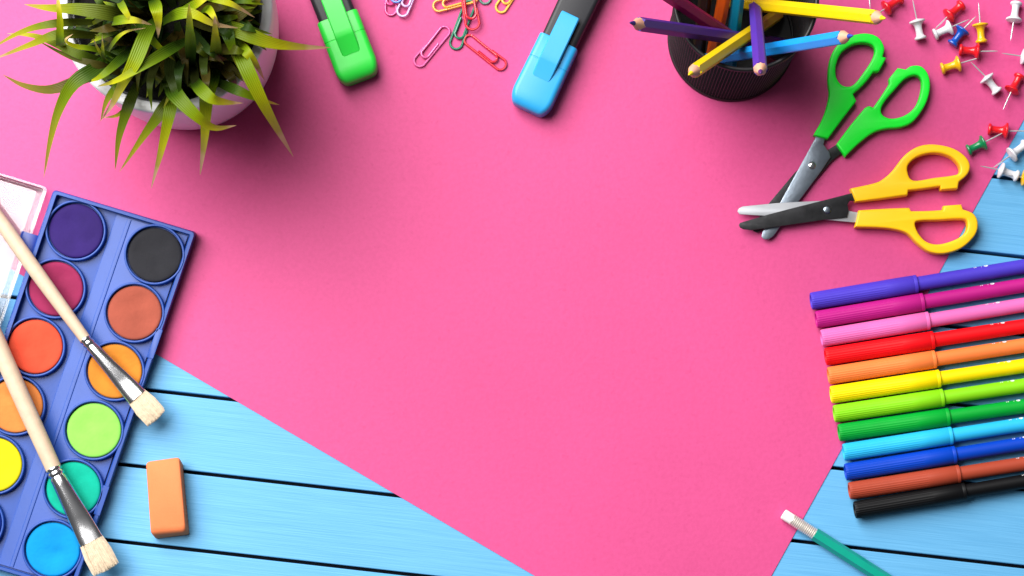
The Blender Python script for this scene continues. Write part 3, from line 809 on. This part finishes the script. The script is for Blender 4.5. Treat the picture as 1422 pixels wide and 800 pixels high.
def leaf_mat():
    m = bpy.data.materials.new('grass_blade'); m.use_nodes = True
    nt = m.node_tree; N = nt.nodes; L = nt.links; b = N['Principled BSDF']
    b.inputs['Roughness'].default_value = .45; b.inputs['Specular IOR Level'].default_value = .2
    uv = N.new('ShaderNodeUVMap'); uv.uv_map = 'blade'
    sp = N.new('ShaderNodeSeparateXYZ'); L.new(uv.outputs['UV'], sp.inputs['Vector'])
    tn = N.new('ShaderNodeAttribute'); tn.attribute_name = 'tint'
    s2 = N.new('ShaderNodeSeparateColor'); L.new(tn.outputs['Color'], s2.inputs['Color'])
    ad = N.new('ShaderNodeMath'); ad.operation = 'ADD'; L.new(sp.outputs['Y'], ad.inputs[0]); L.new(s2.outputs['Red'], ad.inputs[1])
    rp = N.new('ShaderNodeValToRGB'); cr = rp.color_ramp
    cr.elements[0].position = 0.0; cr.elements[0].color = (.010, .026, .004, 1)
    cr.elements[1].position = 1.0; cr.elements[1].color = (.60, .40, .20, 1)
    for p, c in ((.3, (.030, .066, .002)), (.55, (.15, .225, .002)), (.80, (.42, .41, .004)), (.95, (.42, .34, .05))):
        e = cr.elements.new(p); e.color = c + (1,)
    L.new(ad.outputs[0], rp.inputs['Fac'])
    # olive / brown cast per blade
    mx = N.new('ShaderNodeMix'); mx.data_type = 'RGBA'; mx.blend_type = 'MIX'
    L.new(s2.outputs['Green'], mx.inputs['Factor']); L.new(rp.outputs['Color'], mx.inputs[6]); mx.inputs[7].default_value = (.085, .045, .006, 1)
    # fine lengthwise veins
    wv = N.new('ShaderNodeMath'); wv.operation = 'MULTIPLY'; wv.inputs[1].default_value = 44; L.new(sp.outputs['X'], wv.inputs[0])
    sn = N.new('ShaderNodeMath'); sn.operation = 'SINE'; L.new(wv.outputs[0], sn.inputs[0])
    mr = N.new('ShaderNodeMapRange'); mr.inputs['From Min'].default_value = -1; mr.inputs['To Min'].default_value = .95; mr.inputs['To Max'].default_value = 1.04
    L.new(sn.outputs[0], mr.inputs['Value'])
    mv = N.new('ShaderNodeMix'); mv.data_type = 'RGBA'; mv.blend_type = 'MULTIPLY'; mv.inputs['Factor'].default_value = 1
    L.new(mx.outputs[2], mv.inputs[6]); L.new(mr.outputs['Result'], mv.inputs[7])
    L.new(mv.outputs[2], b.inputs['Base Color'])
    bp = N.new('ShaderNodeBump'); bp.inputs['Strength'].default_value = .3; bp.inputs['Distance'].default_value = .0005
    L.new(sn.outputs[0], bp.inputs['Height']); L.new(bp.outputs['Normal'], b.inputs['Normal'])
    tl = N.new('ShaderNodeBsdfTranslucent'); L.new(mv.outputs[2], tl.inputs['Color'])
    ms = N.new('ShaderNodeMixShader'); ms.inputs[0].default_value = .2
    L.new(b.outputs[0], ms.inputs[1]); L.new(tl.outputs[0], ms.inputs[2]); L.new(ms.outputs[0], N['Material Output'].inputs['Surface'])
    return m
M_leaf = leaf_mat()

lbm = new(); uvl = lbm.loops.layers.uv.new('blade'); tintl = lbm.verts.layers.float_color.new('tint')
def blade(pts, zs, W, tint=0.0, brown=0.0, fold=.22, base_w=.55, peak=.35, n=18, twist=0.0):
    """pts plan readings root->tip, zs heights, W full width"""
    m = len(pts)
    P3 = [P(x, y, z) for (x, y), z in zip(pts, zs)]
    cs = catmull(P3, n); rows = []
    last = None
    for i, c in enumerate(cs):
        t = i / n
        a = cs[max(i - 1, 0)]; b = cs[min(i + 1, n)]
        tg = (b - a).normalized()
        h = Vector((tg.x, tg.y, 0))
        if h.length < .25: side = last if last is not None else Vector((1, 0, 0))
        else: side = Vector((-h.y, h.x, 0)).normalized()
        if last is not None and side.dot(last) < 0: side = -side
        last = side
        up = side.cross(tg).normalized()
        if up.z < 0: up = -up
        if twist:
            q = twist * t; side2 = side * math.cos(q) + up * math.sin(q); up = up * math.cos(q) - side * math.sin(q)
        else: side2 = side
        if t < peak: w = base_w + (1 - base_w) * math.sin(t / peak * math.pi / 2)
        else:
            q = (t - peak) / (1 - peak); w = (1 - q) ** .8 * (1 - .12 * q) + .02
        w *= W * .435
        f = fold * (1 - .5 * t)
        row = []
        for k, (xx, dz) in enumerate(((-1, 0), (-.5, -.55), (0, -1), (.5, -.55), (1, 0))):
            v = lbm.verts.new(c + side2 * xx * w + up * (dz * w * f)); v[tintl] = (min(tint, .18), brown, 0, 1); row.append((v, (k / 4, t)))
        rows.append(row)
    for i in range(n):
        for k in range(4):
            q = (rows[i][k], rows[i][k + 1], rows[i + 1][k + 1], rows[i + 1][k])
            f = lbm.faces.new([x[0] for x in q]); f.smooth = True
            for lp, x in zip(f.loops, q): lp[uvl].uv = x[1]
c1 = 2.9625
def B(pts, zs, W, **k): blade([(x / c1, y / c1) for x, y in pts], zs, W / c1, **k)
# blades one can tell apart in the photograph (plan readings are x2.96)
B([(520, 170), (400, 275), (300, 345), (240, 455), (205, 585), (180, 730)], (215, 290, 300, 270, 215, 150), 66, tint=.02, peak=.3)
B([(420, 300), (340, 325), (210, 368), (100, 352), (12, 308)], (240, 270, 270, 235, 190), 50, brown=.75)
B([(430, 150), (250, 140), (120, 185), (-40, 250)], (235, 300, 280, 210), 44, brown=.3, tint=.1)
B([(430, 90), (240, 95), (90, 130), (-60, 215)], (235, 300, 280, 210), 38, brown=.25, tint=.05)
B([(470, 265), (330, 225), (160, 152), (30, 138)], (250, 295, 270, 220), 42, brown=.15, tint=.02)
B([(560, 330), (430, 275), (290, 235), (150, 165)], (230, 285, 290, 250), 36, brown=.45, tint=-.3)
B([(560, 110), (480, 62), (330, 38), (200, 32), (100, 18)], (230, 300, 310, 280, 235), 66, brown=.28, tint=.0)
B([(300, 90), (250, 190), (247, 90), (240, 10), (235, -50)], (225, 300, 335, 345, 330), 36, tint=.25, fold=.3)
B([(520, 250), (400, 205), (310, 190), (270, 165), (300, 140)], (240, 320, 340, 350, 345), 24, tint=.35)
B([(450, 260), (425, 235), (400, 195), (383, 158)], (260, 310, 340, 360), 18, tint=.5)
B([(430, 270), (424, 225), (422, 185), (420, 142)], (260, 320, 345, 365), 18, tint=.5)
B([(430, 240), (470, 170), (520, 130), (600, 115)], (260, 320, 330, 320), 20, tint=.2)
B([(660, 60), (610, 120), (555, 250), (505, 340), (460, 430), (415, 496)], (230, 320, 335, 310, 270, 215), 66, tint=.28)
B([(560, 270), (490, 350), (440, 410), (413, 500)], (220, 280, 270, 220), 44, tint=.02)
B([(800, 150), (720, 190), (600, 262), (480, 330), (400, 356)], (225, 300, 330, 320, 285), 52, tint=.0, fold=.4)
B([(560, 180), (500, 240), (420, 310), (360, 340)], (230, 300, 320, 290), 46, tint=-.1)
B([(575, 320), (530, 430), (490, 560), (473, 700)], (215, 260, 230, 165), 52, tint=-.02, brown=.15)
B([(720, 360), (670, 450), (590, 560), (492, 706)], (210, 255, 230, 165), 56, tint=.0, brown=.22)
B([(720, 350), (700, 450), (665, 610), (622, 775)], (210, 260, 230, 160), 56, tint=.14)
B([(880, 280), (850, 400), (842, 560), (823, 720)], (215, 270, 235, 165), 78, tint=.16, base_w=.8, peak=.15)
B([(700, 330), (720, 385), (800, 470), (880, 525), (972, 516)], (225, 310, 320, 295, 255), 74, tint=.06, base_w=.7, peak=.2, fold=.3)
B([(790, 310), (815, 355), (870, 405), (930, 420), (1000, 424)], (225, 310, 325, 305, 275), 58, tint=.1)
B([(880, 330), (960, 365), (1060, 405), (1150, 432)], (220, 275, 265, 220), 46, tint=-.05)
B([(940, 120), (990, 230), (1070, 400), (1140, 530), (1207, 645)], (225, 310, 300, 250, 190), 66, tint=.22)
B([(930, 140), (1000, 200), (1050, 260), (1088, 330)], (225, 310, 305, 270), 48, tint=.22)
B([(850, 90), (960, 118), (1100, 172), (1230, 192), (1360, 196)], (225, 310, 310, 280, 240), 66, tint=.16, brown=.2)
B([(640, 110), (715, 62), (790, 55), (880, 98), (985, 116)], (240, 330, 350, 340, 310), 52, tint=.38)
B([(810, 70), (850, 36), (880, 70), (905, 120)], (240, 330, 350, 330), 40, tint=.25)
B([(780, -40), (870, -12), (960, 20), (1048, 72)], (240, 330, 340, 310), 40, tint=.4)
B([(786, 290), (784, 190), (780, 90), (778, 14)], (215, 330, 400, 425), 50, tint=.0, fold=.35)
B([(890, 250), (888, 190), (886, 120), (884, 66)], (240, 320, 370, 395), 62, tint=.3, brown=.1, base_w=1.0, peak=.05)
B([(620, -10), (640, 25), (650, 90), (650, 158)], (250, 340, 340, 310), 56, tint=.35)
B([(420, 100), (490, 82), (560, 84), (625, 102)], (250, 330, 345, 325), 44, tint=.42)
B([(470, -40), (500, 20), (530, 70), (560, 110)], (250, 335, 345, 330), 34, tint=.3)
B([(890, 20), (930, 120), (955, 200), (978, 280)], (230, 310, 310, 280), 60, tint=-.18)
B([(500, 70), (570, 110), (640, 180), (720, 250)], (225, 300, 310, 285), 52, tint=-.1)
B([(880, 120), (950, 70), (1040, 10), (1110, -60)], (225, 290, 290, 250), 80, brown=.6, tint=-.1)
B([(690, 70), (780, 30), (840, -5), (900, -40)], (240, 320, 340, 320), 44, tint=.3)
B([(560, 400), (490, 470), (420, 485)], (212, 240, 215), 22, tint=.25)
# filler blades through the clump
rnd = random.Random(11)
for k in range(190):
    th = rnd.random() * 2 * math.pi; q = 84 * math.sqrt(rnd.random())
    rx, ry = 246 + q * math.cos(th), 22 + q * math.sin(th) * .9
    if ry > 32 and 180 < rx < 335 and rnd.random() < .45: continue
    a2 = th + rnd.uniform(-.9, .9)
    ln = rnd.uniform(45, 95)
    lim = 168
    ex, ey = rx + ln * math.cos(a2), ry + ln * math.sin(a2)
    dx, dy = ex - 235, ey - 5
    dl = math.hypot(dx, dy)
    lim = 150
    if dl > lim: ex, ey = 235 + dx * lim / dl, 5 + dy * lim / dl
    zt = rnd.uniform(225, 320)
    mx_, my_ = (rx + ex) / 2 + rnd.uniform(-8, 8), (ry + ey) / 2 + rnd.uniform(-8, 8)
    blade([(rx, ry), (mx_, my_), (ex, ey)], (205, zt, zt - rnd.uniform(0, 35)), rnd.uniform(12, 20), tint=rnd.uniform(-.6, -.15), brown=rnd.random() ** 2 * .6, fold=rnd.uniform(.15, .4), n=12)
# off-frame back of the clump
for k in range(26):
    th = rnd.uniform(math.pi * 1.08, math.pi * 1.92)
    r0 = rnd.uniform(10, 60); r1 = rnd.uniform(110, 190)
    blade([(240 + r0 * math.cos(th), 5 + r0 * math.sin(th)), (240 + .6 * r1 * math.cos(th), 5 + .6 * r1 * math.sin(th)), (240 + r1 * math.cos(th + .1), 5 + r1 * math.sin(th + .1))],
          (205, 310, rnd.uniform(200, 280)), rnd.uniform(15, 22), tint=rnd.uniform(-.2, .2), brown=rnd.random() ** 2 * .5)
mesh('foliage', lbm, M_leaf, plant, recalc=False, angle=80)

# ---------------------------------------------------------------- light, world, camera
w = bpy.data.worlds.new('World'); scene.world = w; w.use_nodes = True
w.node_tree.nodes['Background'].inputs['Color'].default_value = (.93, .95, 1.0, 1)
w.node_tree.nodes['Background'].inputs['Strength'].default_value = 0.09
def area(name, px, py, z, size, power, target, col=(1, 1, 1)):
    l = bpy.data.lights.new(name, 'AREA'); l.shape = 'SQUARE'; l.size = size; l.energy = power; l.color = col
    o = bpy.data.objects.new(name, l); C.objects.link(o)
    o.location = toworld(G(px, py, z))
    d = toworld(G(*target)) - o.location
    o.rotation_euler = d.to_track_quat('-Z', 'Y').to_euler()
    return o
area('softbox_key', -1200, -1300, 3000, 1.5, 82, (560, 380, 0), (1, .985, .96))

cam = bpy.data.cameras.new('camera'); co = bpy.data.objects.new('camera', cam); C.objects.link(co)
co.location = toworld(Vector((NX, -NY, CAMH))); co.rotation_euler = (0, 0, 0)
cam.sensor_width = 36; cam.lens = 36 * CAMH / 1422.0
cam.shift_x = (711 - NX) / 1422.0; cam.shift_y = (NY - 400) / 1422.0
cam.clip_start = .05; cam.clip_end = 50
scene.camera = co
scene.view_settings.view_transform = 'Standard'; scene.view_settings.look = 'None'
scene.view_settings.exposure = 0; scene.view_settings.gamma = 1
scene.cycles.use_denoising = True
scene.cycles.max_bounces = 10; scene.cycles.transparent_max_bounces = 16
